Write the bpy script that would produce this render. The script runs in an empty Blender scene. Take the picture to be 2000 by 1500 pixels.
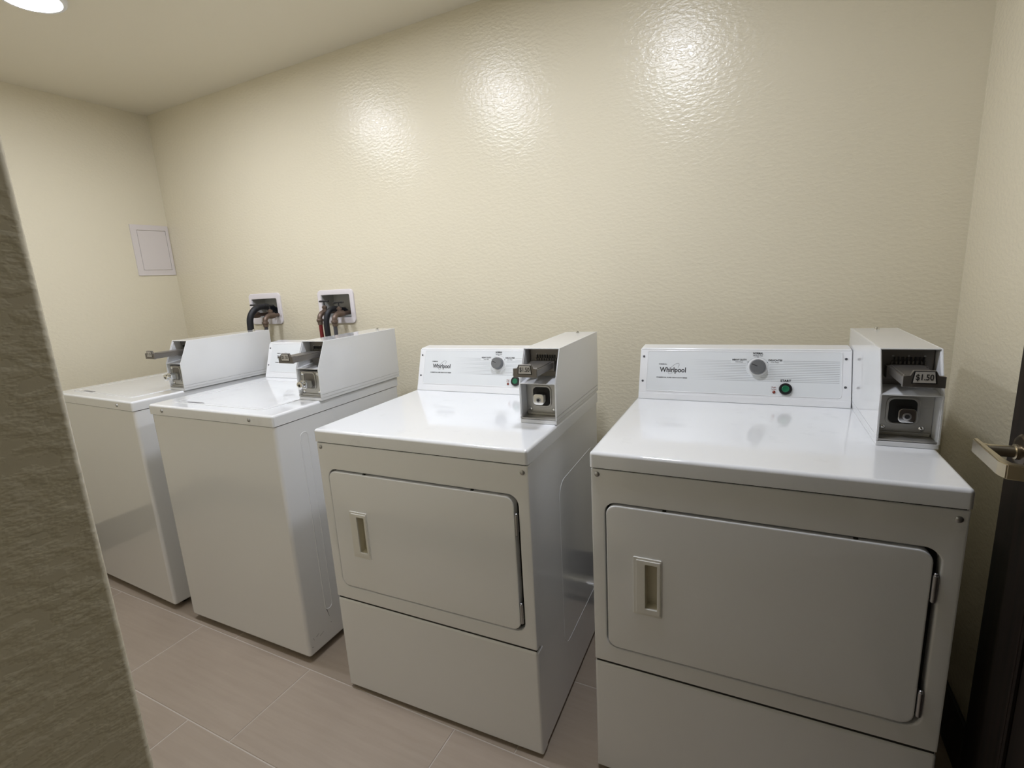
import bpy, bmesh, math, random
from mathutils import Vector, Matrix
random.seed(7)
C = bpy.context.scene.collection
PI = math.pi

# ---------------------------------------------------------------- camera, world, lights, exposure
XL, XR, H = -1.306, 2.553, 2.463
YF = -1.8195           # front wall plane
XE = 1.55              # entry passage wall plane
YH = -3.7
cam = bpy.data.cameras.new('camera')
cam.sensor_fit = 'HORIZONTAL'; cam.sensor_width = 36.0
cam.lens = 990.71 / 2000 * 36
cam.shift_x = 18.66 / 2000; cam.shift_y = 0.34 / 2000
cam.clip_start = 0.02
co = bpy.data.objects.new('camera', cam); C.objects.link(co)
yaw, pitch, roll = 0.4817, -0.2070, -0.0603
F = Vector((-math.sin(yaw)*math.cos(pitch), math.cos(yaw)*math.cos(pitch), math.sin(pitch)))
r0 = Vector((math.cos(yaw), math.sin(yaw), 0)); u0 = r0.cross(F)
r1 = math.cos(roll)*r0 + math.sin(roll)*u0; u1 = -math.sin(roll)*r0 + math.cos(roll)*u0
co.matrix_world = Matrix(((r1.x, u1.x, -F.x, 2.0287), (r1.y, u1.y, -F.y, -2.0062), (r1.z, u1.z, -F.z, 1.3942), (0, 0, 0, 1)))
bpy.context.scene.camera = co

w = bpy.data.worlds.new('world'); bpy.context.scene.world = w; w.use_nodes = True
w.node_tree.nodes['Background'].inputs[0].default_value = (0.9, 0.95, 1, 1)
w.node_tree.nodes['Background'].inputs[1].default_value = 0.03
LAMP_STRENGTH = 152.0
LAMP_COLOR = (0.955, 0.99, 1.10, 1)
LAMPS = [(-0.315, -0.922), (0.62, -0.925), (1.61, -0.925)]
vs = bpy.context.scene.view_settings
bpy.context.scene.display_settings.display_device = 'sRGB'
vs.view_transform = 'Standard'; vs.look = 'None'; vs.gamma = 1; vs.exposure = 0.0; vs.use_curve_mapping = False

# ---------------------------------------------------------------- materials
def mat(name, col, rough=0.5, metal=0.0, **kw):
    m = bpy.data.materials.new(name); m.use_nodes = True
    b = m.node_tree.nodes['Principled BSDF']
    b.inputs['Base Color'].default_value = (*col, 1); b.inputs['Roughness'].default_value = rough
    b.inputs['Metallic'].default_value = metal
    for k, v in kw.items():
        b.inputs[k.replace('_', ' ')].default_value = v
    return m
def nodes(m):
    return m.node_tree.nodes, m.node_tree.links, m.node_tree.nodes['Principled BSDF']
def coords(m, space='Object', scale=(1, 1, 1)):
    n, l, b = nodes(m)
    t = n.new('ShaderNodeTexCoord'); mp = n.new('ShaderNodeMapping'); mp.inputs['Scale'].default_value = scale
    l.new(t.outputs[space], mp.inputs['Vector']); return mp.outputs['Vector']
def geo_pos(m, scale=(1, 1, 1)):
    n, l, b = nodes(m)
    t = n.new('ShaderNodeNewGeometry'); mp = n.new('ShaderNodeMapping'); mp.inputs['Scale'].default_value = scale
    l.new(t.outputs['Position'], mp.inputs['Vector']); return mp.outputs['Vector']
def noise(m, vec, scale, detail=2, rough=.5):
    n, l, b = nodes(m)
    t = n.new('ShaderNodeTexNoise'); t.inputs['Scale'].default_value = scale; t.inputs['Detail'].default_value = detail
    t.inputs['Roughness'].default_value = rough
    l.new(vec, t.inputs['Vector']); return t.outputs['Fac']
def bump(m, h, strength, dist, prev=None):
    n, l, b = nodes(m)
    t = n.new('ShaderNodeBump'); t.inputs['Strength'].default_value = strength; t.inputs['Distance'].default_value = dist
    l.new(h, t.inputs['Height'])
    if prev: l.new(prev, t.inputs['Normal'])
    l.new(t.outputs['Normal'], b.inputs['Normal']); return t.outputs['Normal']
def ramp(m, fac, stops):
    n, l, b = nodes(m)
    t = n.new('ShaderNodeValToRGB'); e = t.color_ramp.elements
    while len(e) < len(stops): e.new(0.5)
    for el, (p, c) in zip(e, stops): el.position = p; el.color = (*c, 1) if len(c) == 3 else c
    l.new(fac, t.inputs['Fac']); return t.outputs['Color']

def wall_paint(name, col, rough, strength, sc=60):
    m = mat(name, col, rough)
    v = geo_pos(m, (1, 1, 1.8))
    n1 = noise(m, v, sc, 3, .5)
    c1 = ramp(m, n1, [(0.40, (0, 0, 0)), (0.64, (1, 1, 1))])
    nb = bump(m, c1, strength, 0.0018)
    n2 = noise(m, v, sc*2.6, 2, .5)
    bump(m, n2, strength*.3, 0.0008, nb)
    return m
M = {}
M['wall'] = wall_paint('cream_wall_paint', (0.75, 0.692, 0.540), 0.25, 0.27, 54)
M['ceiling'] = mat('ceiling_paint', (0.77, 0.715, 0.58), 0.55)
bump(M['ceiling'], noise(M['ceiling'], geo_pos(M['ceiling']), 70, 2), 0.12, 0.001)
def enamel(name, col, rough, smudge=False):
    m = mat(name, col, rough, Coat_Weight=0.6, Coat_Roughness=0.04)
    v = geo_pos(m)
    n, l, b = nodes(m)
    f = noise(m, v, 7, 4, .6)
    c = ramp(m, f, [(0.3, (rough*.8,)*3), (0.75, (rough*1.5,)*3)])
    l.new(c, b.inputs['Roughness'])
    bump(m, noise(m, v, 300, 1), 0.02, 0.0003)
    if smudge:
        g = noise(m, geo_pos(m), 11.0, 5, .65)
        cc = ramp(m, g, [(0.60, col), (0.78, tuple(x*.90 for x in col))])
        l.new(cc, b.inputs['Base Color'])
    return m
M['enamel'] = enamel('white_enamel', (0.83, 0.84, 0.85), 0.13)
M['lid'] = enamel('white_enamel_top', (0.81, 0.825, 0.84), 0.10, True)
M['box'] = enamel('white_powder_coat', (0.80, 0.81, 0.82), 0.09)
M['dark'] = mat('dark_gap', (0.015, 0.014, 0.012), 0.7)  # near-black, puts shade into the panel seams and the door gap
M['black'] = mat('black_plastic', (0.012, 0.012, 0.013), 0.35)
M['ink'] = mat('black_ink', (0.02, 0.02, 0.022), 0.5)
M['ink_grey'] = mat('grey_ink', (0.18, 0.18, 0.19), 0.5)
M['ink_red'] = mat('dark_red_ink', (0.22, 0.05, 0.04), 0.5)
M['screw'] = mat('screw_steel', (0.42, 0.42, 0.42), 0.32, 0.9)
M['screw_dark'] = mat('dark_screw', (0.10, 0.10, 0.11), 0.4, 0.6)
M['chrome'] = mat('chrome', (0.80, 0.81, 0.82), 0.09, 1.0)
M['zinc'] = mat('cast_zinc', (0.19, 0.178, 0.165), 0.40, 0.75)
bump(M['zinc'], noise(M['zinc'], geo_pos(M['zinc']), 160, 3), 0.15, 0.0008)
M['galv'] = mat('galvanised_plate', (0.46, 0.45, 0.42), 0.38, 0.7)
bump(M['galv'], noise(M['galv'], geo_pos(M['galv']), 60, 3), 0.12, 0.001)
M['label_plate'] = mat('price_label', (0.55, 0.53, 0.49), 0.5)
M['knob'] = mat('grey_knob', (0.17, 0.175, 0.18), 0.38, 0.3)
M['knob_skirt'] = mat('white_knob_skirt', (0.75, 0.75, 0.75), 0.3)
M['green'] = mat('green_button', (0.01, 0.13, 0.06), 0.3)
M['red_lens'] = mat('red_pilot_lens', (0.20, 0.035, 0.02), 0.25)
M['handle'] = mat('ivory_handle', (0.74, 0.73, 0.69), 0.35)
M['ivory_shaded'] = mat('handle_pocket_shade', (0.62, 0.58, 0.46), 0.5)  # handle ivory darkened to olive, pocket shading put into the colour
M['plastic_white'] = mat('white_abs_plastic', (0.78, 0.74, 0.76), 0.35)
M['plastic_in'] = mat('grey_box_interior', (0.42, 0.42, 0.40), 0.5)
M['brass'] = mat('aged_brass', (0.17, 0.125, 0.10), 0.45, 0.7)
bump(M['brass'], noise(M['brass'], geo_pos(M['brass']), 200, 3), 0.3, 0.001)
M['handle_iron'] = mat('black_iron', (0.03, 0.03, 0.032), 0.45, 0.5)
M['hose_black'] = mat('black_rubber', (0.006, 0.007, 0.011), 0.5)
M['hose_red'] = mat('red_rubber', (0.17, 0.012, 0.012), 0.45)
M['hose_grey'] = mat('dark_grey_rubber', (0.06, 0.058, 0.07), 0.45)
M['lever'] = mat('satin_nickel_brass', (0.50, 0.44, 0.32), 0.30, 0.95)
bump(M['lever'], noise(M['lever'], geo_pos(M['lever']), 45, 3), 0.25, 0.002)
M['bronze'] = mat('dark_bronze', (0.10, 0.075, 0.05), 0.25, 0.9)
M['base'] = mat('black_rubber_base', (0.018, 0.013, 0.010), 0.5)
M['trim_white'] = mat('white_lamp_trim', (0.80, 0.80, 0.80), 0.4)
M['panel_paint'] = mat('off_white_panel', (0.70, 0.65, 0.635), 0.45)
M['foil'] = mat('aluminium_foil', (0.72, 0.73, 0.74), 0.22, 1.0)
M['grout'] = mat('light_grout', (0.50, 0.45, 0.40), 0.8)
m = M['lens'] = bpy.data.materials.new('lit_lens'); m.use_nodes = True
b = m.node_tree.nodes['Principled BSDF']; b.inputs['Base Color'].default_value = (0.8, 0.8, 0.8, 1)
b.inputs['Emission Color'].default_value = LAMP_COLOR; b.inputs['Emission Strength'].default_value = LAMP_STRENGTH

m = M['wood'] = mat('dark_walnut', (0.02, 0.014, 0.011), 0.5, Specular_IOR_Level=0.25)
n, l, b = nodes(m)
f = noise(m, geo_pos(m, (40, 40, 1.6)), 1.6, 5, .6)
l.new(ramp(m, f, [(0.35, (0.005, 0.004, 0.003)), (0.7, (0.018, 0.011, 0.008))]), b.inputs['Base Color'])
bump(m, f, 0.15, 0.001)

m = M['tile'] = mat('taupe_porcelain', (0.36, 0.30, 0.25), 0.42)
n, l, b = nodes(m)
f = noise(m, geo_pos(m, (1.5, 22, 1)), 2.2, 5, .65)
g = noise(m, geo_pos(m), 2.3, 3, .6)
mx = n.new('ShaderNodeMix'); mx.data_type = 'FLOAT'; mx.inputs[0].default_value = 0.45
l.new(f, mx.inputs[2]); l.new(g, mx.inputs[3])
l.new(ramp(m, mx.outputs[0], [(0.3, (0.315, 0.255, 0.198)), (0.7, (0.385, 0.318, 0.252))]), b.inputs['Base Color'])
bump(m, f, 0.06, 0.0008)

# printed control panel: fine pinstripes that fade out to the left, clear disc around the knob (UV = metres on the panel)
def decal_material(stripes):
    m = mat('printed_panel' if stripes else 'plain_panel', (0.74, 0.765, 0.775), 0.28)
    if not stripes: return m
    n, l, b = nodes(m)
    uv = n.new('ShaderNodeUVMap'); sp = n.new('ShaderNodeSeparateXYZ'); l.new(uv.outputs[0], sp.inputs[0])
    def mt(op, a, bb=None, clamp=False):
        t = n.new('ShaderNodeMath'); t.operation = op; t.use_clamp = clamp
        for i, v in enumerate((a, bb)):
            if v is None: continue
            if isinstance(v, (int, float)): t.inputs[i].default_value = v
            else: l.new(v, t.inputs[i])
        return t.outputs[0]
    X, S = sp.outputs[0], sp.outputs[1]
    fr = mt('FRACT', mt('DIVIDE', mt('SUBTRACT', S, 0.0725), 0.0053))
    line = mt('LESS_THAN', fr, 0.22)
    inb = mt('MULTIPLY', mt('GREATER_THAN', S, 0.0725), mt('LESS_THAN', S, 0.1382))
    fade = mt('DIVIDE', mt('SUBTRACT', X, 0.17), 0.14, True)
    rgt = mt('LESS_THAN', X, 0.590)
    dx = mt('SUBTRACT', X, 0.3725); ds = mt('SUBTRACT', S, 0.1165)
    rr = mt('ADD', mt('MULTIPLY', dx, dx), mt('MULTIPLY', ds, ds))
    out = mt('GREATER_THAN', rr, 0.034**2)
    txt = mt('SUBTRACT', 1.0, mt('MULTIPLY', mt('GREATER_THAN', S, 0.129), mt('MULTIPLY', mt('GREATER_THAN', X, 0.295), mt('LESS_THAN', X, 0.443))))
    a = line
    for v in (inb, fade, rgt, out, txt): a = mt('MULTIPLY', a, v)
    ring = mt('MULTIPLY', mt('GREATER_THAN', rr, 0.0305**2), mt('LESS_THAN', rr, 0.0318**2))
    ring = mt('MULTIPLY', ring, mt('GREATER_THAN', ds, 0.004))
    a = mt('MAXIMUM', a, mt('MULTIPLY', ring, 0.5))
    mix = n.new('ShaderNodeMix'); mix.data_type = 'RGBA'
    mix.inputs[6].default_value = (0.74, 0.765, 0.775, 1); mix.inputs[7].default_value = (0.36, 0.37, 0.38, 1)
    l.new(a, mix.inputs[0]); l.new(mix.outputs[2], b.inputs['Base Color'])
    return m
M['decal'] = decal_material(True)

# ---------------------------------------------------------------- helpers
def obj(name, bm, m, parent=None, smooth=30, mats=None):
    me = bpy.data.meshes.new(name)
    bmesh.ops.recalc_face_normals(bm, faces=bm.faces)
    bm.to_mesh(me); bm.free()
    for x in (mats or [m]): me.materials.append(x)
    if smooth:
        me.polygons.foreach_set('use_smooth', [True]*len(me.polygons))
        me.set_sharp_from_angle(angle=math.radians(smooth))
    o = bpy.data.objects.new(name, me); C.objects.link(o)
    if smooth:
        wn = o.modifiers.new('wn', 'WEIGHTED_NORMAL'); wn.keep_sharp = True
    if parent: o.parent = parent
    return o
def thing(name, label, cat, loc=(0, 0, 0), rz=0, group=None):
    o = bpy.data.objects.new(name, None); C.objects.link(o)
    o.empty_display_size = 0.1
    o.location = loc; o.rotation_euler = (0, 0, rz); o['label'] = label; o['category'] = cat
    if group: o['group'] = group
    return o
def struct(name, bm, m, parent=None, smooth=30):
    o = obj(name, bm, m, parent, smooth)
    o['kind'] = 'structure'
    return o
def box(bm, x0, x1, y0, y1, z0, z1, bev=0, seg=2, edges=None):
    vs_ = [bm.verts.new((x, y, z)) for x in (x0, x1) for y in (y0, y1) for z in (z0, z1)]
    fs = []
    for q in ((0, 1, 3, 2), (4, 6, 7, 5), (0, 4, 5, 1), (2, 3, 7, 6), (0, 2, 6, 4), (1, 5, 7, 3)):
        fs.append(bm.faces.new([vs_[i] for i in q]))
    if bev:
        es = set()
        for f in fs:
            for e in f.edges: es.add(e)
        if edges:
            es = [e for e in es if edges(e.verts[0].co, e.verts[1].co)]
        bmesh.ops.bevel(bm, geom=list(es), offset=bev, segments=seg, affect='EDGES', profile=0.5)
    return vs_
def bx(*a, **k):
    bm = bmesh.new(); box(bm, *a, **k); return bm
def rrect(x0, x1, z0, z1, r, seg=6):
    r = min(r, (x1-x0)/2-1e-5, (z1-z0)/2-1e-5)
    pts = []
    for cx, cz, a in ((x1-r, z1-r, 0), (x0+r, z1-r, 90), (x0+r, z0+r, 180), (x1-r, z0+r, 270)):
        for k in range(seg+1):
            t = math.radians(a + 90*k/seg)
            pts.append((cx+r*math.cos(t), cz+r*math.sin(t)))
    return pts
XZ = lambda a, b, d: (a, d, b)       # profile in the x-z plane, depth along y
YZ = lambda a, b, d: (d, a, b)       # profile in the y-z plane, depth along x
XY = lambda a, b, d: (a, b, d)
def loops(bm, prof, f, cap0=True, cap1=True, closed=False):
    """prof: list of (points2d, depth); bridges successive loops"""
    rings = [[bm.verts.new(f(p[0], p[1], d)) for p in pts] for pts, d in prof]
    n_ = len(rings[0])
    pairs = list(zip(rings, rings[1:])) + ([(rings[-1], rings[0])] if closed else [])
    for A, B in pairs:
        for i in range(n_):
            j = (i+1) % n_
            bm.faces.new((A[i], A[j], B[j], B[i]))
    if not closed:
        if cap0: bm.faces.new(rings[0])
        if cap1: bm.faces.new(rings[-1])
    return rings
def plate(bm, x0, x1, z0, z1, r, d_front, d_back, f=XZ, ch=0.0015, seg=6):
    """rounded plate, softened front edge (front = d_front)"""
    s = 1 if d_back > d_front else -1
    loops(bm, [(rrect(x0+ch, x1-ch, z0+ch, z1-ch, max(r-ch, .0006), seg), d_front),
               (rrect(x0+ch*.3, x1-ch*.3, z0+ch*.3, z1-ch*.3, max(r-ch*.3, .0008), seg), d_front+s*ch*.3),
               (rrect(x0, x1, z0, z1, r, seg), d_front+s*ch), (rrect(x0, x1, z0, z1, r, seg), d_back)], f)
def ringplate(bm, outer, inner, d_front, d_back, f=XZ, ch=0.0012):
    """flat frame; outer/inner = (x0,x1,z0,z1,r)"""
    s = 1 if d_back > d_front else -1
    def g(q, e): return rrect(q[0]+e, q[1]-e, q[2]+e, q[3]-e, max(q[4]-e, .0006))
    loops(bm, [(g(outer, 0), d_back), (g(outer, 0), d_front+s*ch), (g(outer, ch*.3), d_front+s*ch*.3), (g(outer, ch), d_front),
               (g(inner, -ch), d_front), (g(inner, -ch*.3), d_front+s*ch*.3), (g(inner, 0), d_front+s*ch), (g(inner, 0), d_back)], f, closed=True)
def cyl(bm, c, axis, r, length, n=20, r2=None, ch=0):
    """cylinder from point c along axis"""
    a = Vector(axis).normalized(); t = a.orthogonal().normalized(); bt = a.cross(t)
    prof = [(0, r), (length, r if r2 is None else r2)]
    if ch: prof = [(0, r), (length-ch, r if r2 is None else r2), (length-ch*.3, (r if r2 is None else r2)-ch*.3), (length, (r if r2 is None else r2)-ch)]
    lathe(bm, c, a, prof, n)
def lathe(bm, c, a, prof, n=20):
    a = Vector(a).normalized(); t = a.orthogonal().normalized(); bt = a.cross(t); c = Vector(c)
    rings = []
    for d, r in prof:
        rings.append([bm.verts.new(c + a*d + (t*math.cos(2*PI*k/n)+bt*math.sin(2*PI*k/n))*r) for k in range(n)])
    for A, B in zip(rings, rings[1:]):
        for i in range(n):
            j = (i+1) % n; bm.faces.new((A[i], A[j], B[j], B[i]))
    bm.faces.new(rings[0]); bm.faces.new(rings[-1])
def smooth_path(pts, k=6):
    P = [Vector(p) for p in pts]; P = [P[0]*2-P[1]] + P + [P[-1]*2-P[-2]]; out = []
    for i in range(1, len(P)-2):
        for j in range(k):
            t = j/k; a, b, c, d = P[i-1:i+3]
            out.append(0.5*((2*b) + (-a+c)*t + (2*a-5*b+4*c-d)*t*t + (-a+3*b-3*c+d)*t**3))
    out.append(P[-2]); return out
def tube(bm, pts, r, n=12, closed=False):
    P = [Vector(p) for p in pts]; N = len(P); rings = []
    rr = r if isinstance(r, (list, tuple)) else [r]*N
    up = None
    for i, p in enumerate(P):
        d = (P[(i+1) % N] - P[i-1]) if closed else (P[min(i+1, N-1)] - P[max(i-1, 0)])
        d.normalize()
        if up is None: up = d.orthogonal().normalized()
        up = (up - d*up.dot(d)).normalized(); s = d.cross(up)
        rings.append([bm.verts.new(p + (up*math.cos(2*PI*k/n) + s*math.sin(2*PI*k/n))*rr[i]) for k in range(n)])
    pairs = list(zip(rings, rings[1:])) + ([(rings[-1], rings[0])] if closed else [])
    for A, B in pairs:
        for i in range(n):
            j = (i+1) % n; bm.faces.new((A[i], A[j], B[j], B[i]))
    if not closed: bm.faces.new(rings[0]); bm.faces.new(rings[-1])
def prism(bm, poly, d0, d1, f=XY):
    loops(bm, [(poly, d0), (poly, d1)], f)
def xf(bm, verts_from, o, ex, ey, ez):
    """map local coords (a,b,c) -> o + a ex + b ey + c ez for verts from index"""
    bm.verts.ensure_lookup_table()
    for v in list(bm.verts)[verts_from:]:
        a, b_, c = v.co; v.co = o + ex*a + ey*b_ + ez*c
def text_bm(s, size, align='CENTER', bold=0.0, extrude=0.0002, xs=1.0, shear=0.0):
    cu = bpy.data.curves.new('t', 'FONT'); cu.body = s; cu.size = size; cu.align_x = align; cu.align_y = 'CENTER'
    cu.offset = bold; cu.extrude = extrude; cu.resolution_u = 3; cu.shear = shear
    o = bpy.data.objects.new('t', cu); C.objects.link(o)
    dg = bpy.context.evaluated_depsgraph_get(); me = bpy.data.meshes.new_from_object(o.evaluated_get(dg))
    bm = bmesh.new(); bm.from_mesh(me)
    bpy.data.objects.remove(o); bpy.data.meshes.remove(me); bpy.data.curves.remove(cu)
    for v in bm.verts: v.co.x *= xs
    return bm
def text_on(parent, s, size, m, o, ex, ey, name='lettering', width=None, **k):
    bm = text_bm(s, size, **k)
    if width:
        xs = [v.co.x for v in bm.verts]; q = width/(max(xs)-min(xs)); mid = (max(xs)+min(xs))/2
        for v in bm.verts: v.co.x = (v.co.x-mid)*q
    xf(bm, 0, Vector(o), Vector(ex), Vector(ey), Vector(ex).cross(Vector(ey)))
    return obj(name, bm, m, parent, smooth=0)
def copy_tree(o, parent=None):
    c = o.copy(); C.objects.link(c); c.parent = parent
    for ch in list(o.children): copy_tree(ch, c)
    return c

# ---------------------------------------------------------------- room shell
# back wall, with the two openings of the supply boxes cut through
OUT = [(-0.6285, -0.4145, 1.2465, 1.3575), (-0.0745, 0.1295, 1.2365, 1.3605)]
xs = [XL-0.12, OUT[0][0], OUT[0][1], OUT[1][0], OUT[1][1], XR+0.12]
bm = bmesh.new()
box(bm, xs[0], xs[1], 0, 0.14, -0.05, H+0.05); box(bm, xs[2], xs[3], 0, 0.14, -0.05, H+0.05); box(bm, xs[4], xs[5], 0, 0.14, -0.05, H+0.05)
for x0, x1, z0, z1 in OUT:
    box(bm, x0, x1, 0, 0.14, -0.05, z0); box(bm, x0, x1, 0, 0.14, z1, H+0.05)
struct('wall_back', bm, M['wall'], smooth=0)
struct('wall_left', bx(XL-0.12, XL, YF-0.12, 0, -0.05, H+0.05), M['wall'], smooth=0)
struct('wall_right', bx(XR, XR+0.12, YH, 0, -0.05, H+0.05), M['wall'], smooth=0)
# front wall turning with a rounded bead into the entry passage
bm = bmesh.new(); r = 0.006
poly = [(XL, YF)] + [(XE-r+r*math.sin(t), YF-r+r*math.cos(t)) for t in [k*PI/2/8 for k in range(9)]] + [(XE, YH), (XE-0.12, YH), (XE-0.12, YF-0.12), (XL, YF-0.12)]
prism(bm, poly, -0.05, H+0.05)
struct('wall_front', bm, M['wall'])
struct('wall_entry', bx(XE-0.12, XR+0.12, YH-0.12, YH, -0.05, H+0.05), M['wall'], smooth=0)
struct('ceiling', bx(XL-0.12, XR+0.12, YH-0.12, 0.14, H, H+0.1), M['ceiling'], smooth=0)
fl = struct('floor', bx(XL-0.12, XR+0.12, YH-0.12, 0.14, -0.06, -0.0014), M['grout'], smooth=0)
# floor tiles, running bond; every tile its own piece
TW, TD, G = 0.641, 0.3325, 0.0035
tile_meshes = {}
def tile(x0, x1, y0, y1):
    wd, dp = round(x1-x0, 3), round(y1-y0, 3)
    if wd < 0.01 or dp < 0.01: return
    k = (wd, dp)
    if k not in tile_meshes:
        b_ = bmesh.new(); box(b_, 0, wd, 0, dp, -0.01, 0, bev=0.0012, seg=1, edges=lambda a, c: a.z > -.001 and c.z > -.001)
        o = obj('tile', b_, M['tile'], fl, smooth=0); tile_meshes[k] = o.data
    else:
        o = bpy.data.objects.new('tile', tile_meshes[k]); C.objects.link(o); o.parent = fl
    o.location = (x0, y0, 0)
row_y = -0.574; j = 0
for j in range(-2, 10):
    y1 = row_y - TD*j; y0 = y1 - TD + G
    if y0 > 0 or y1 < YH: continue
    off = 0.568 + 0.21*(1-j)
    k0 = -6
    for k in range(-6, 6):
        x0 = off + TW*k; x1 = x0 + TW - G
        a, b_, c, d = max(x0, XL), min(x1, XR), max(y0, YH), min(y1, 0)
        if y1 < YF-0.06: a = max(a, XE)
        if b_-a > 0.02 and d-c > 0.02: tile(a, b_, c, d)
# baseboards
def baseb(name, x0, x1, y0, y1):
    struct(name, bx(x0, x1, y0, y1, 0, 0.165, bev=0.003, seg=2), M['base'])
baseb('baseboard_right', XR-0.010, XR, YH, -0.0105)
baseb('baseboard_back', XL+0.0105, XR, -0.010, 0)
baseb('baseboard_left', XL, XL+0.010, YF, 0)
baseb('baseboard_front', XL+0.0105, XE-0.02, YF, YF+0.010)

# ---------------------------------------------------------------- appliances
DZ, DW, DD, DL = 0.9599, 0.7367, 0.677, 0.0405
WZ, WW, WD, WL = 0.9792, 0.7212, 0.6878, 0.0404

def screw(parent, c, ax, r, m=None, name='screw'):
    bm = bmesh.new(); lathe(bm, c, ax, [(0, r), (r*.25, r*.96), (r*.5, r*.7), (r*.62, r*.3)], 14)
    return obj(name, bm, m or M['screw'], parent)

def make_console(root, x0, x1, yb, z, d, dryer=True):
    """tilted control console; face runs from (yb, z) to (yb+.052, z+.164)"""
    L = math.hypot(.0522, .1639); e = Vector((0, .0522, .1639))/L; nrm = Vector((0, -.1639, .0522))/L
    O = Vector((0, yb, z))
    bm = bmesh.new()
    prof = [(yb, z+.0005), (yb+.0522*.985, z+.1639*.985), (yb+.0545, z+.1662), (yb+.1160, z+.1715), (d, z+.155), (d, z+.0005)]
    prism(bm, prof, x0, x1, YZ)
    bmesh.ops.bevel(bm, geom=[e_ for e_ in bm.edges if min(v.co.z for v in e_.verts) > z+.01], offset=0.003, segments=2, affect='EDGES')
    con = obj('console', bm, M['enamel'], root)
    def P(x, s, h=0): return O + Vector((x, 0, 0)) + e*s + nrm*h
    def slab(name, xa, xb, sa, sb, r, h0, h1, m, ch=.0006, uv=False):
        bm = bmesh.new(); plate(bm, xa, xb, sa, sb, r, h1, h0, f=XY, ch=ch)
        if uv:
            ly = bm.loops.layers.uv.new('UVMap')
            for f in bm.faces:
                for lp in f.loops: lp[ly].uv = (lp.vert.co.x, lp.vert.co.y)
        for v in bm.verts: v.co = P(*v.co)
        return obj(name, bm, m, con)
    # thin base strip below the face, raised bead frame, printed panel
    slab('base_strip', x0, x1, 0.001, 0.0205, .0008, -0.001, 0.0012, M['enamel'])
    bm = bmesh.new(); ringplate(bm, (.0318, .5965, .0275, .1672, .009), (.0345, .5938, .0302, .1645, .0075), 0.0012, -0.0005, f=XY, ch=.0005)
    for v in bm.verts: v.co = P(*v.co)
    obj('panel_bead', bm, M['enamel'], con)
    slab('printed_panel', .0345, .5938, .0302, .1645, .0075, -0.0005, 0.0005, M['decal'], ch=.0002, uv=True)
    for xs_ in (.0205, .6052):
        for ss in (.0618, .1462): screw(con, P(xs_, ss, 0), nrm, .0037, M['screw_dark'])
    ex, ey = Vector((1, 0, 0)), e
    T = lambda s, size, m_, x, s_, **k: text_on(con, s, size, m_, P(x, s_, .0007), ex, ey, extrude=.00012, **k)
    T('Whirlpool', .0235, M['ink'], .1175, .1010, width=.084, bold=.0006)
    T('COMMERCIAL', .0045, M['ink'], .0850, .1203, width=.027, bold=.0002)
    T('COMMERCIAL SUPER HEAVY DUTY SERIES', .0056, M['ink'], .1152, .0753, width=.099, bold=.00015)
    # swoosh ring round the lettering
    pts = []
    for k in range(29):
        t = math.radians(-60 + 300*k/28)
        a, b_ = .0235*math.cos(t), .0085*math.sin(t)
        an = math.radians(47)
        pts.append(P(.1205 + a*math.cos(an) - b_*math.sin(an), .106 + a*math.sin(an) + b_*math.cos(an), .0007))
    bm = bmesh.new(); tube(bm, pts, .00045, 5); obj('emblem_ring', bm, M['ink_grey'], con)
    # knob
    kc = P(.3725, .1170, 0.0005)
    bm = bmesh.new(); lathe(bm, kc, nrm, [(0, .0275), (.0015, .0272), (.0022, .0262)], 36); obj('knob_skirt', bm, M['knob_skirt'], con)
    bm = bmesh.new(); lathe(bm, kc+nrm*.002, nrm, [(0, .0235), (.016, .0222), (.0185, .0205), (.0192, .018)], 36)
    kb = obj('control_knob', bm, M['knob'], con)
    bm = bmesh.new()
    dr = (ex*-math.cos(math.radians(22)) + ey*math.sin(math.radians(22))); pr = nrm.cross(dr)
    box(bm, .001, .018, -.0012, .0012, 0, .0006); xf(bm, 0, kc+nrm*.0208, dr, pr, nrm)
    obj('pointer_groove', bm, M['ink'], con)
    bm = bmesh.new(); box(bm, -.019, .019, -.0065, .0065, 0, .0022, bev=.0015, seg=2); xf(bm, 0, kc+nrm*.0185, dr, pr, nrm)
    obj('knob_grip', bm, M['knob'], con)
    T('NORMAL', .0082, M['ink'], .3725, .1600, width=.0285, bold=.00035)
    T('Medium Heat', .0052, M['ink_grey'], .3725, .1530, width=.027, bold=.0001)
    T('HEAVY DUTY', .0072, M['ink'], .3200, .1388, width=.042, bold=.0003)
    T('High Heat', .0050, M['ink_grey'], .3195, .1322, width=.022, bold=.0001)
    T('DELICATES', .0072, M['ink'], .4210, .1386, width=.038, bold=.0003)
    T('Low Heat', .0050, M['ink_grey'], .4200, .1320, width=.022, bold=.0001)
    for q in ((.3725, .1483), (.3447, .1324), (.3995, .1319)):
        bm = bmesh.new(); lathe(bm, P(*q, .0006), nrm, [(0, .0014), (.0003, .0014)], 10)
        obj('dial_mark', bm, M['ink'], con)
    T('START', .0098, M['ink'], .4512, .0757, width=.029, bold=.0004)
    T('Push', .0062, M['ink_red'], .4195, .0545, width=.0115, bold=.0001)
    T('To Start', .0052, M['ink_red'], .4195, .0482, width=.0135, bold=.0001)
    bm = bmesh.new(); lathe(bm, P(.4512, .0505, .0005), nrm, [(0, .0182), (.006, .0178), (.0075, .016), (.0075, .0115), (.005, .0112)], 32); obj('start_button_bezel', bm, M['black'], con)
    bm = bmesh.new(); lathe(bm, P(.4512, .0505, .0055), nrm, [(0, .0108), (.003, .0105), (.0042, .009), (.0036, .006), (.0034, .001)], 28); obj('start_button', bm, M['green'], con)
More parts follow.
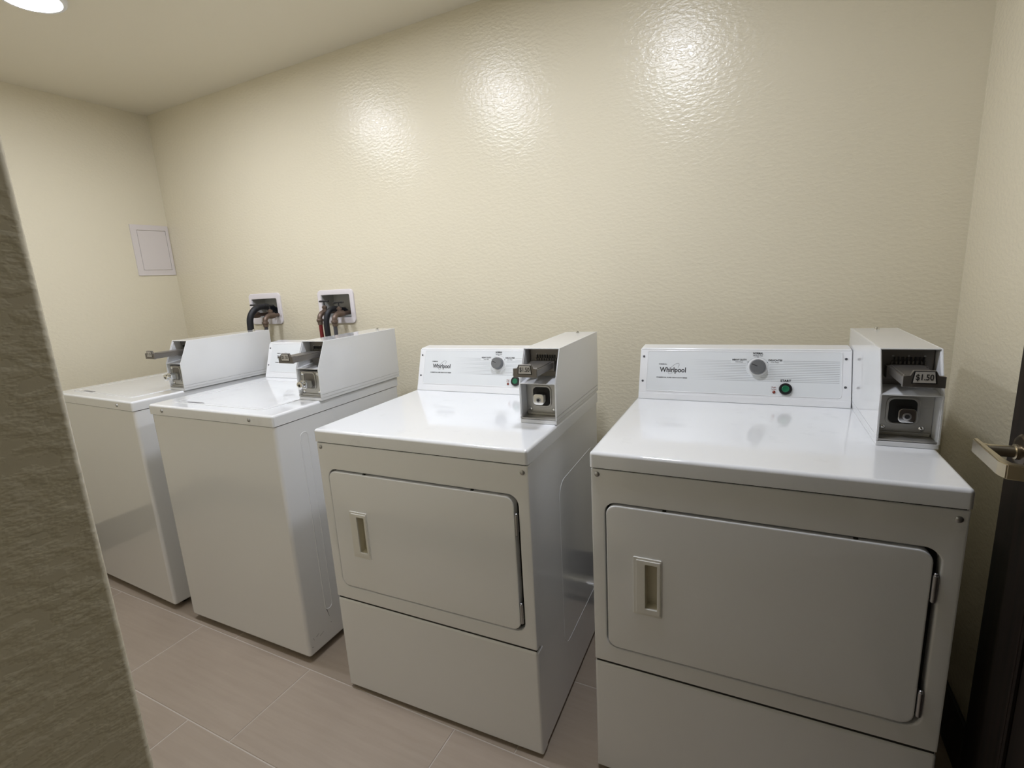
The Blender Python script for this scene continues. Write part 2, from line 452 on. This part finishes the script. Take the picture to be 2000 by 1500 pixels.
    bm = bmesh.new(); lathe(bm, P(.4203, .0398, .0005), nrm, [(0, .0046), (.002, .0044), (.0032, .003), (.0036, .001)], 18); obj('pilot_light', bm, M['red_lens'], con)
    return con

def make_coin_box(root, x0, z, yo, far, price_dark, washer):
    """coin meter case on the right of the deck. yo: y offset, far: back y"""
    w_, bt, wz_, = .1163, .2213, .1225
    x1 = x0 + w_; byt, bya, byb, yb = .2753+yo, .2295+yo, .2271+yo, far
    t = .003
    bm = bmesh.new()
    def yfront(zz):
        if zz >= wz_: return bya + (byt-bya)*(zz-wz_)/(bt-wz_)
        return byb + (bya-byb)*zz/wz_
    # side sheets in three courses: skirt, band and the main sheet
    for xa, xb in ((x0, x0+t), (x1-t, x1)):
        s_ = 0.0009 if xa == x0 else -0.0009
        for za, zb, ins in ((0.0008, .0105, 1), (.0122, .0225, 0), (.0242, bt, 0)):
            pts = [(yfront(za)+.0008*ins, z+za)]
            if zb > wz_: pts.append((bya, z+wz_))
            pts += [(yfront(zb)+.0008*ins, z+zb), (yb, z+zb), (yb, z+za)]
            prism(bm, pts, xa+s_*ins, xb+s_*ins, YZ)
        prism(bm, [(byb+.003, z+.001), (bya+.003, z+wz_), (byt+.003, z+bt-.004), (yb-.003, z+bt-.004), (yb-.003, z+.001)], xa+s_*2.2, xb+s_*2.2, YZ)
    box(bm, x0+t, x1-t, byt+.0004, yb, z+bt-t, z+bt)
    box(bm, x0+t, x1-t, yb-t, yb, z+.001, z+bt-t)
    box(bm, x0+t, x1-t, byb+.0006, byb+.05, z+.001, z+.0115)
    bmesh.ops.bevel(bm, geom=[e for e in bm.edges if min(v.co.z for v in e.verts) > z+wz_-.001 and e.calc_length() > .02], offset=.0007, segments=1, affect='EDGES')
    cb = obj('coin_box', bm, M['box'], root)
    mx_ = (x0+x1)/2
    # divider shelf and the inner lip
    bm = bmesh.new(); prism(bm, [(bya+.0006, z+wz_-.0022), (bya+.0006, z+wz_+.0002), (byt+.040, z+wz_+.010), (byt+.040, z+wz_+.0075)], x0+t, x1-t, YZ)
    obj('divider_shelf', bm, M['box'], cb)
    # upper mechanism plate with comb of coin slots
    yp = byt + .028
    bm = bmesh.new(); box(bm, x0+.011, x1-.007, yp, yp+.003, z+wz_+.008, z+bt-.005, bev=.0008, seg=1)
    box(bm, x0+t, x1-t, yp+.012, yp+.014, z+wz_+.008, z+bt-t)
    mp = obj('mechanism_plate', bm, M['zinc'] , cb)
    for sx in (-.03, .0, .03): screw(cb, (mx_+.004+sx, yp-.0002, z+bt-.022), (0, -1, 0), .0022)
    bm = bmesh.new()
    for k in range(8):
        xx = mx_+.004-.0275 + k*.0079
        box(bm, xx-.0016, xx+.0016, yp-.0045, yp+.0002, z+.175, z+.1975)
    obj('coin_slot_comb', bm, M['black'], cb)
    bm = bmesh.new()
    for k in range(9):
        xx = mx_+.004-.03145 + k*.0079
        box(bm, xx-.0019, xx+.0019, yp-.006, yp+.0002, z+.172, z+.188, bev=.0005, seg=1)
    obj('coin_slot_teeth', bm, M['zinc'], cb)
    # sliding coin tray with its front plate
    ys = byt - (.125 if not washer else .130)
    sx0, sx1 = mx_-.0375, mx_+.0345
    bm = bmesh.new()
    box(bm, sx0+.002, sx1-.002, ys+.004, yp, z+.159, z+.178, bev=.002, seg=2)
    box(bm, sx0-.003, sx1+.003, byt+.004, yp+.002, z+.150, z+.180, bev=.002, seg=2)
    box(bm, sx0+.006, sx1-.006, ys+.02, yp, z+.1775, z+.1810, bev=.001, seg=1)
    sl = obj('coin_slide', bm, M['zinc'], cb)
    bm = bmesh.new()
    pl_ = [(sx0, z+.1580), (sx1, z+.1580), (sx1, z+.1822), (mx_+.0215, z+.1826), (mx_+.0175, z+.1940), (mx_-.0205, z+.1940), (mx_-.0245, z+.1826), (sx0, z+.1822)]
    prism(bm, pl_, ys-.0035, ys+.004, XZ)
    bmesh.ops.bevel(bm, geom=list(bm.edges), offset=.0008, segments=1, affect='EDGES')
    obj('slide_front_plate', bm, M['zinc'], cb)
    yl = ys-.0037
    def trap(a, zb, zt, d): return [(mx_-.0015-a, z+zb), (mx_-.0015+a, z+zb), (mx_-.0015+a*.84, z+zt), (mx_-.0015-a*.84, z+zt)]
    bm = bmesh.new(); prism(bm, trap(.0215, .1665, .1930, 0), yl-.0006, yl+.001, XZ); obj('price_label_border', bm, M['black'], cb)
    bm = bmesh.new(); prism(bm, trap(.0190, .1685, .1915, 0), yl-.0010, yl+.001, XZ); obj('price_label', bm, M['label_plate'], cb)
    text_on(cb, '$1.50', .0175, M['ink'], (mx_-.0015, yl-.0012, z+.1798), (1, 0, 0), (0, 0, 1), name='price_lettering', width=.030, bold=.00025, extrude=.0001)
    # lower compartment
    yq = byb + (.014 if washer else .046)
    bm = bmesh.new(); box(bm, x0+.005, x1-.005, yq, yq+.003, z+.020, z+wz_-.012, bev=.001, seg=1)
    ringplate(bm, (mx_-.036, mx_+.028, z+.040, z+.108, .015), (mx_-.031, mx_+.023, z+.045, z+.103, .012), yq-.003, yq+.002)
    lp = obj('lock_plate', bm, M['galv'], cb)
    bm = bmesh.new(); plate(bm, mx_-.0308, mx_+.0228, z+.0452, z+.1028, .012, yq-.0008, yq+.002); obj('lock_recess', bm, M['zinc'] if washer else M['dark'], cb)
    bm = bmesh.new(); box(bm, x0+t, x1-t, byb+.003, yq+.003, z+.013, z+.0165); box(bm, x0+.008, x1-.008, yq-.006, yq, z+.0165, z+.024, bev=.001, seg=1); obj('compartment_floor', bm, M['galv'], cb)
    if not washer:
        bm = bmesh.new(); plate(bm, mx_-.0185, mx_+.0150, z+.0550, z+.0880, .009, yq-.034, yq-.001, ch=.002)
        obj('meter_lock', bm, M['chrome'], cb)
        bm = bmesh.new(); lathe(bm, (mx_-.002, yq-.0338, z+.070), (0, -1, 0), [(0, .0085), (.0012, .0083), (.0016, .006), (.0016, .0052), (.0006, .005)], 24); obj('lock_ring', bm, M['screw'], cb)
        bm = bmesh.new(); lathe(bm, (mx_-.002, yq-.0338, z+.070), (0, -1, 0), [(0, .0048), (.0012, .0048)], 16); obj('keyhole', bm, M['black'], cb)
        scs = ((mx_+.034, .034), (mx_-.040, .034))
    else:
        c = Vector((mx_-.002, yq, z+.066))
        bm = bmesh.new(); plate(bm, c.x-.0165, c.x+.0165, c.z-.0165, c.z+.0165, .009, yq-.038, yq-.001, ch=.002); obj('meter_lock', bm, M['chrome'], cb)
        bm = bmesh.new(); lathe(bm, c+Vector((0, -.0375, 0)), (0, -1, 0), [(0, .009), (.010, .009), (.0105, .0145), (.0165, .0145), (.0175, .0125), (.0175, .0055), (.014, .0052)], 24); obj('lock_knob', bm, M['chrome'], cb)
        bm = bmesh.new(); lathe(bm, c+Vector((0, -.0510, 0)), (0, -1, 0), [(0, .005), (.0012, .005)], 16); obj('keyhole', bm, M['black'], cb)
        scs = ((mx_+.038, .031), (mx_-.040, .031), (mx_-.040, .101), (mx_+.038, .101))
    for a, zz in scs: screw(cb, (a, yq-.0002, z+zz), (0, -1, 0), .0062, M['chrome'], 'corner_bolt')
    # small lock stud on top near the back
    bm = bmesh.new(); lathe(bm, (mx_-.001, far-.045, z+bt-.0005), (0, 0, 1), [(0, .0075), (.003, .0075), (.0045, .006), (.0075, .0055), (.0085, .004)], 18); obj('top_lock_stud', bm, M['chrome'], cb)
    return cb

def make_dryer():
    root = thing('clothes_dryer', '', 'dryer')
    z, W_, D_ = DZ, DW, DD
    # cabinet shell
    bm = bmesh.new()
    box(bm, .003, W_-.003, .034, D_, .010, z-DL-.0015, bev=.004, seg=2)
    obj('cabinet', bm, M['enamel'], root)
    # four feet under the case
    for xx in (.06, W_-.06):
        for yy in (.09, D_-.06):
            bm = bmesh.new(); cyl(bm, (xx, yy, 0), (0, 0, 1), .02, .012, 16); obj('foot', bm, M['black'], root)
    # top deck
    bm = bmesh.new(); box(bm, 0, W_, 0, D_+.001, z-DL, z, bev=.009, seg=4, edges=lambda a, c: (abs(a.x-c.x) < 1e-6 and abs(a.y-c.y) < 1e-6 and a.y < .01) or (a.z > z-.001 and c.z > z-.001))
    obj('top_panel', bm, M['lid'], root)
    bm = bmesh.new(); box(bm, .008, W_-.008, .0075, .08, z-DL-.0045, z-DL+.002); obj('top_seam_shade', bm, M['dark'], root)  # dark strip standing in for the shade under the top
    bm = bmesh.new(); box(bm, .006, W_-.006, .0100, .040, .3637-.0085, .3637+.006); obj('panel_seam_shade', bm, M['dark'], root)  # dark strip over the white cabinet, shade of the split as colour
    # front panel with rounded door opening
    zs = .3637
    bm = bmesh.new()
    ringplate(bm, (.0015, W_-.0015, zs+.002, z-DL-.004, .004), (.036, .7005, .4145, .8285, .030), .0045, .036, ch=.005)
    obj('front_panel', bm, M['enamel'], root)
    bm = bmesh.new(); box(bm, .03, .71, .029, .0338, .405, .838); obj('door_gap_shade', bm, M['dark'], root)  # dark backing sheet, paints the shade seen in the gap round the door
    # lower kick panel
    bm = bmesh.new()
    box(bm, .001, W_-.001, .005, .045, .012, zs-.0045, bev=.008, seg=3, edges=lambda a, c: (abs(a.x-c.x) < 1e-6 and abs(a.y-c.y) < 1e-6 and a.y < .02) or (a.z > zs-.01 and c.z > zs-.01) or (a.y < .02 and c.y < .02))
    obj('kick_panel', bm, M['enamel'], root)
    # door
    bm = bmesh.new()
    pk = (.1366, .1659, .5572, .6798, .002)
    ringplate(bm, (.0395, .6890, .4195, .8235, .026), (.1380-.004, .1645+.004, .5590-.004, .6780+.004, .002), .0015, .026, ch=.004)
    door = obj('door', bm, M['enamel'], root)
    bm = bmesh.new()
    ringplate(bm, (.1075, .1765, .5370, .6960, .003), (.1330, .1690, .5535, .6835, .002), -.0012, .0022, ch=.001)
    ringplate(bm, (.1150, .1735, .5430, .6900, .002), pk, -.0032, .0022, ch=.001)
    obj('door_handle', bm, M['handle'], door)
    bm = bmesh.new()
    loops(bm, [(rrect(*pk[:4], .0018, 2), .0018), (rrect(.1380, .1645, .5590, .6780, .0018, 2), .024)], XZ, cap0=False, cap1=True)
    obj('handle_pocket', bm, M['ivory_shaded'], door)
    for zc in (.744, .475):
        bm = bmesh.new(); cyl(bm, (.6945, .0035, zc-.029), (0, 0, 1), .0048, .058, 14, ch=.001)
        lathe(bm, (.6945, .0035, zc+.029), (0, 0, 1), [(0, .0035), (.004, .0035), (.005, .002)], 12)
        box(bm, .6915, .6945, .0040, .020, zc-.027, zc+.027)
        obj('hinge', bm, M['screw'], root)
    for xx in (.180, .561):
        bm = bmesh.new(); box(bm, xx-.004, xx+.004, .006, .012, .8215, .8262)
        obj('door_catch', bm, M['dark'], root)
    screw(root, (.0185, .0044, .9010), (0, -1, 0), .0068); screw(root, (W_-.0185, .0044, .8960), (0, -1, 0), .0068)
    # embossed outline in both side sheets
    for xx in (.003, W_-.003):
        bm = bmesh.new()
        pts = [(xx, a, b_) for a, b_ in rrect(.235, .62, .20, .772, .05, 5)]
        tube(bm, pts, .0010, 8, closed=True)
        obj('embossed_bead', bm, M['enamel'], root)
    make_console(root, .0092, .6196, .5644, z, D_-.003)
    make_coin_box(root, .6212, z, 0, .6891, True, False)
    return root

def make_washer():
    root = thing('washing_machine', '', 'washing machine')
    z, W_, D_ = WZ, WW, WD
    bm = bmesh.new(); box(bm, .003, W_-.003, .004, D_, .0205, z-WL-.003, bev=.014, seg=4, edges=lambda a, c: (abs(a.x-c.x) < 1e-6 and abs(a.y-c.y) < 1e-6) or (a.z < .03 and c.z < .03))
    obj('cabinet', bm, M['enamel'], root)
    for xx in (.06, W_-.06):
        for yy in (.07, D_-.06):
            bm = bmesh.new(); cyl(bm, (xx, yy, 0), (0, 0, 1), .022, .0225, 16); obj('foot', bm, M['black'], root)
    bm = bmesh.new()
    box(bm, 0, W_, 0, D_+.001, z-WL, z, bev=.009, seg=4, edges=lambda a, c: (abs(a.x-c.x) < 1e-6 and abs(a.y-c.y) < 1e-6) or (a.z > z-.001 and c.z > z-.001))
    top = obj('top_panel', bm, M['lid'], root)
    bm = bmesh.new(); box(bm, .012, W_-.012, .012, D_-.012, z-WL-.005, z-WL+.002); obj('top_seam_shade', bm, M['dark'], root)  # dark sheet in place of the shade below the deck edge
    # lid: raised rim, panel and the finger notch at its front edge
    bm = bmesh.new(); ringplate(bm, (.070, .618, .052, .500, .020), (.086, .604, .068, .486, .012), z+.0022, z-.001, f=XY, ch=.0015)
    obj('lid_rim', bm, M['lid'], root)
    bm = bmesh.new(); plate(bm, .0885, .6015, .0705, .4835, .010, z+.0016, z-.001, f=XY, ch=.0012)
    lid = obj('lid', bm, M['lid'], root)
    bm = bmesh.new(); prism(bm, [(.165, .0600), (.235, .0600), (.255, .0700), (.245, .0730), (.175, .0730), (.150, .0690)], z+.0017, z+.0027, XY); obj('lid_finger_notch', bm, M['ink_grey'], lid)
    bm = bmesh.new()
    for a, b_, c, d in ((.0862, .6038, .0682, .0702), (.0862, .0882, .0682, .486), (.6018, .6038, .0682, .486), (.0862, .6038, .484, .486)): box(bm, a, b_, c, d, z-.0005, z+.0004)
    obj('lid_gap', bm, M['dark'], root)
    for xx in (.088, .600): screw(root, (xx, -.0002, z-.022), (0, -1, 0), .0072)
    for xx in (.003, W_-.003):
        bm = bmesh.new()
        tube(bm, [(xx, a, b_) for a, b_ in rrect(.106, .142, .16, 0.885, .0178, 5)], .0020, 8, closed=True)
        obj('embossed_bead', bm, M['enamel'], root)
    make_console(root, .0092, .6130, .5535, z, D_-.003, False)
    make_coin_box(root, .6150, z, -.0109, .6891, False, True)
    return root

def place(o, x, y, rz, label, group):
    o.location = (x, y, 0); o.rotation_euler = (0, 0, rz); o['label'] = label; o['group'] = group
dr2 = make_dryer(); dr1 = copy_tree(dr2)
place(dr2, 1.6558, -.8540, .0176, 'white coin-operated front-loading dryer on the right, beside the dark wooden door', 'coin-operated dryers')
place(dr1, .7690, -.9122, .0264, 'white coin-operated front-loading dryer in the middle, standing next to the washing machines', 'coin-operated dryers')
wm2 = make_washer(); wm1 = copy_tree(wm2)
place(wm2, -.1680, -.8958, .0119, 'white coin-operated top-loading washer next to the dryer, second from the left', 'coin-operated washing machines')
place(wm1, -1.0171, -.8680, -.0349, 'white coin-operated top-loading washer at the far left end by the left wall', 'coin-operated washing machines')
# scuffs on the side of the washer beside the dryers
bm = bmesh.new()
for (ya, za, yb_, zb, w2) in ((.110, .168, .117, .140, .0022), (.117, .140, .119, .128, .0012), (.122, .100, .127, .097, .0012), (.030, .092, .034, .080, .0008), (.045, .088, .060, .094, .0010), (.062, .080, .083, .086, .0009), (.020, .060, .028, .056, .0009)):
    d = Vector((0, yb_-ya, zb-za)).normalized(); n_ = Vector((0, -d.z, d.y))*w2
    A, B_ = Vector((WW-.0029, ya, za)), Vector((WW-.0029, yb_, zb))
    vs4 = [A-n_, A+n_*.6, B_+n_*.3, B_-n_*.3]
    lo = [bm.verts.new(v) for v in vs4]; hi = [bm.verts.new(v+Vector((.0003, 0, 0))) for v in vs4]
    bm.faces.new(lo); bm.faces.new(hi)
    for i in range(4): bm.faces.new((lo[i], lo[(i+1) % 4], hi[(i+1) % 4], hi[i]))
sc_ = obj('scuff_marks', bm, M['ink_grey'], wm2, smooth=0); sc_['label'] = 'dark scuffs low on the side'

# ---------------------------------------------------------------- supply boxes with taps and hoses
def supply_box(label, rect, inner, taps, handle_rot):
    x0, x1, z0, z1 = rect
    o = thing('laundry_outlet_box', label, 'outlet box', ((x0+x1)/2, 0, (z0+z1)/2), 0, 'laundry outlet boxes on the back wall')
    cx_, cz_ = (x0+x1)/2, (z0+z1)/2
    def L(bm):
        for v in bm.verts: v.co -= Vector((cx_, 0, cz_))
        return bm
    bm = bmesh.new(); ringplate(bm, (x0, x1, z0, z1, .024), (*inner, .006), -.0085, -.0004, ch=.004)
    obj('faceplate', L(bm), M['plastic_white'], o)
    bm = bmesh.new(); i = inner
    q = rrect(*i, .006, 3)
    loops(bm, [(q, -.0004), (q, .082)], XZ, cap0=False, cap1=True)
    obj('recess', L(bm), M['plastic_in'], o)
    for (tx, tz, hr) in taps:
        bm = bmesh.new()
        lathe(bm, (tx, .081, tz), (0, -1, 0), [(0, .016), (.03, .016), (.032, .0105), (.115, .0105), (.118, .016), (.128, .0175), (.150, .0165), (.160, .011)], 16)
        tube(bm, smooth_path([(tx, -.060, tz+.001), (tx, -.083, tz-.004), (tx, -.098, tz-.018), (tx, -.101, tz-.034)], 5), [.0135]*6+[.0125]*10, 14)
        lathe(bm, (tx, -.101, tz-.030), (0, 0, -1), [(0, .0145), (.003, .017), (.012, .017), (.015, .0135), (.030, .0125)], 16)
        lathe(bm, (tx, -.060, tz+.012), (0, 0, 1), [(0, .011), (.008, .0105), (.009, .013), (.018, .013), (.020, .007), (.024, .006)], 6)
        bo = obj('valve', L(bm), M['brass'], o)
        bm = bmesh.new()
        cyl(bm, (tx, -.060, tz+.033), (0, 0, 1), .0034, .024, 10)
        d = Vector((math.cos(hr), math.sin(hr), 0)); c = Vector((tx, -.060, tz+.056))
        tube(bm, [c-d*.030, c-d*.024, c-d*.007, c+d*.007, c+d*.024, c+d*.030], [.0040, .0052, .0040, .0040, .0052, .0040], 10)
        obj('tee_handle', L(bm), M['handle_iron'], bo)
    return o
supply_box('white outlet box with grey recess and two brass taps, behind the leftmost washer', (-.648, -.386, 1.210, 1.386), (-.6255, -.4175, 1.2495, 1.3545), [(-.415, 1.263, .15), (-.540, 1.268, .05)], 0)
supply_box('white outlet box with two brass taps and a red hose, behind the second washer', (-.097, .154, 1.208, 1.384), (-.0715, .1265, 1.2395, 1.3575), [(.100, 1.263, .1), (.000, 1.272, .05)], 0)
def hose(label, pts, r, m, cat='hose', k=8, group=None):
    bm = bmesh.new(); tube(bm, smooth_path(pts, k), r, 14)
    o = obj('hose', bm, m); o['label'] = label; o['category'] = cat
    return o
hose('thick black drain hose arching out of the outlet box behind the leftmost washer', [(-.475, .045, 1.272), (-.475, .02, 1.292), (-.477, -.040, 1.313), (-.482, -.095, 1.306), (-.488, -.132, 1.265), (-.489, -.142, 1.20), (-.489, -.140, 1.05), (-.489, -.120, .80)], .0175, M['hose_black'])
hose('thick black drain hose arching out of the outlet box behind the second washer', [(.050, .045, 1.262), (.050, .02, 1.275), (.048, -.045, 1.287), (.044, -.080, 1.272), (.040, -.098, 1.225), (.042, -.100, 1.15), (.045, -.1, 1.0), (.045, -.1, .8)], .0145, M['hose_black'])
hose('thin red hot-water hose hanging from the left tap behind the second washer', [(.000, -.101, 1.2115), (.000, -.101, 1.12), (-.002, -.103, 1.0), (-.002, -.11, .8)], .0098, M['hose_red'])
hose('thin dark grey water hose on the right tap behind the second washer', [(.100, -.101, 1.2025), (.100, -.101, 1.15), (.098, -.105, 1.0), (.095, -.11, .8)], .0098, M['hose_grey'])
hose('thin dark water hose on the right tap behind the leftmost washer', [(-.415, -.101, 1.2025), (-.416, -.101, 1.18), (-.420, -.105, 1.0), (-.42, -.11, .8)], .0098, M['hose_grey'])
hose('thin black water hose on the left tap behind the leftmost washer', [(-.540, -.101, 1.2075), (-.540, -.101, 1.15), (-.540, -.105, 1.0), (-.54, -.11, .8)], .0098, M['hose_black'])

# ---------------------------------------------------------------- access panel on the left wall
ap = thing('access_panel', 'small rectangular off-white access panel on the left wall beside the corner', 'access panel', (XL, -.113, 1.68))
bm = bmesh.new(); ringplate(bm, (-.110, .108, -.148, .148, .002), (-.0765, .0905, -.117, .118, .002), .0065, .0002, f=YZ, ch=.001); obj('frame', bm, M['panel_paint'], ap)
bm = bmesh.new(); plate(bm, -.0745, .0885, -.115, .116, .002, .0055, .0002, f=YZ, ch=.0008); obj('hatch', bm, M['panel_paint'], ap)

# ---------------------------------------------------------------- ceiling lamps
for i, (lx, ly) in enumerate(LAMPS):
    lab = ('round lit ceiling lamp in the corner above the leftmost washer', 'round lit ceiling lamp above the gap between the second washer and the dryers', 'round lit ceiling lamp above the right-hand dryer')[i]
    o = thing('ceiling_lamp', lab, 'ceiling lamp', (lx, ly, H), 0, 'round ceiling lamps')
    bm = bmesh.new(); lathe(bm, (0, 0, -.0003), (0, 0, -1), [(0, .102), (.012, .100), (.016, .096), (.016, .0865), (.010, .0855)], 48); obj('trim_ring', bm, M['trim_white'], o)
    bm = bmesh.new(); lathe(bm, (0, 0, -.0105), (0, 0, -1), [(0, .0845), (.0035, .0845), (.0045, .083)], 48); obj('lens', bm, M['lens'], o)

# ---------------------------------------------------------------- dark wooden door, swung open against the right wall
XD = 2.453; y_edge, y_hinge = -.757, -1.690
dt = struct('door_1', bx(XD+.006, XD+.041, y_hinge, y_edge, .012, 2.13, bev=.002, seg=1), M['wood'])
bm = bmesh.new()
def dbar(y0, y1, z0, z1): box(bm, XD, XD+.0065, y0, y1, z0, z1, bev=.003, seg=2)
dbar(y_edge-.155, y_edge, .012, 2.13); dbar(y_hinge, y_hinge+.155, .012, 2.13)
dbar(y_hinge+.155, y_edge-.155, .012, .26); dbar(y_hinge+.155, y_edge-.155, 1.97, 2.13)
obj('door_stiles', bm, M['wood'], dt)
bm = bmesh.new()
tube(bm, [(XD+.004, a, b_) for a, b_ in rrect(y_hinge+.163, y_edge-.163, .268, 1.962, .002, 1)], .005, 8, closed=True)
obj('panel_moulding', bm, M['wood'], dt)
# lever handle: rose, spindle and flat bent bar
yh, zh = -.832, 1.036
bm = bmesh.new(); lathe(bm, (XD-.0002, yh, zh), (-1, 0, 0), [(0, .032), (.006, .032), (.010, .028), (.012, .018)], 32); hd = obj('handle_rose', bm, M['bronze'], dt)
bm = bmesh.new(); lathe(bm, (XD-.010, yh, zh), (-1, 0, 0), [(0, .014), (.006, .014), (.007, .0105), (.043, .0105), (.044, .012), (.052, .012)], 24); obj('handle_spindle', bm, M['lever'], hd)
bm = bmesh.new()
prof = [(2.3955, -.800), (2.3865, -.806), (2.3860, -.925), (2.3920, -.945), (2.4180, -.952), (2.4420, -.952), (2.4420, -.944), (2.4200, -.9435), (2.3990, -.936), (2.3965, -.920)]
prism(bm, prof, zh-.014, zh+.012, XY)
bmesh.ops.bevel(bm, geom=list(bm.edges), offset=.0018, segments=2, affect='EDGES')
obj('lever', bm, M['lever'], hd)

# ---------------------------------------------------------------- crinkled foil duct on the floor behind the dryers
from mathutils import noise as mn
bm = bmesh.new()
path = smooth_path([(1.02, -.125, .060), (1.25, -.115, .058), (1.45, -.108, .062), (1.58, -.100, .058), (1.80, -.098, .060), (2.12, -.100, .060)], 40)
N_, K_ = len(path), 22
rings = []
for i_, p_ in enumerate(path):
    rad = .050 + .0028*math.sin(i_*2*PI/4)
    d_ = (path[min(i_+1, N_-1)] - path[max(i_-1, 0)]).normalized(); s_ = d_.cross(Vector((0, 0, 1))).normalized(); u_ = s_.cross(d_)
    ring = []
    for k_ in range(K_):
        t_ = 2*PI*k_/K_; dv = s_*math.cos(t_) + u_*math.sin(t_)
        ring.append(bm.verts.new(p_ + dv*(rad + .004*mn.noise(p_*30 + dv*2.5))))
    rings.append(ring)
for A_, B_ in zip(rings, rings[1:]):
    for k_ in range(K_):
        bm.faces.new((A_[k_], A_[(k_+1) % K_], B_[(k_+1) % K_], B_[k_]))
bm.faces.new(rings[0]); bm.faces.new(rings[-1])
o = obj('vent_duct', bm, M['foil'], smooth=25)
o['label'] = 'crinkled silver foil vent duct lying behind the two dryers'; o['category'] = 'duct'
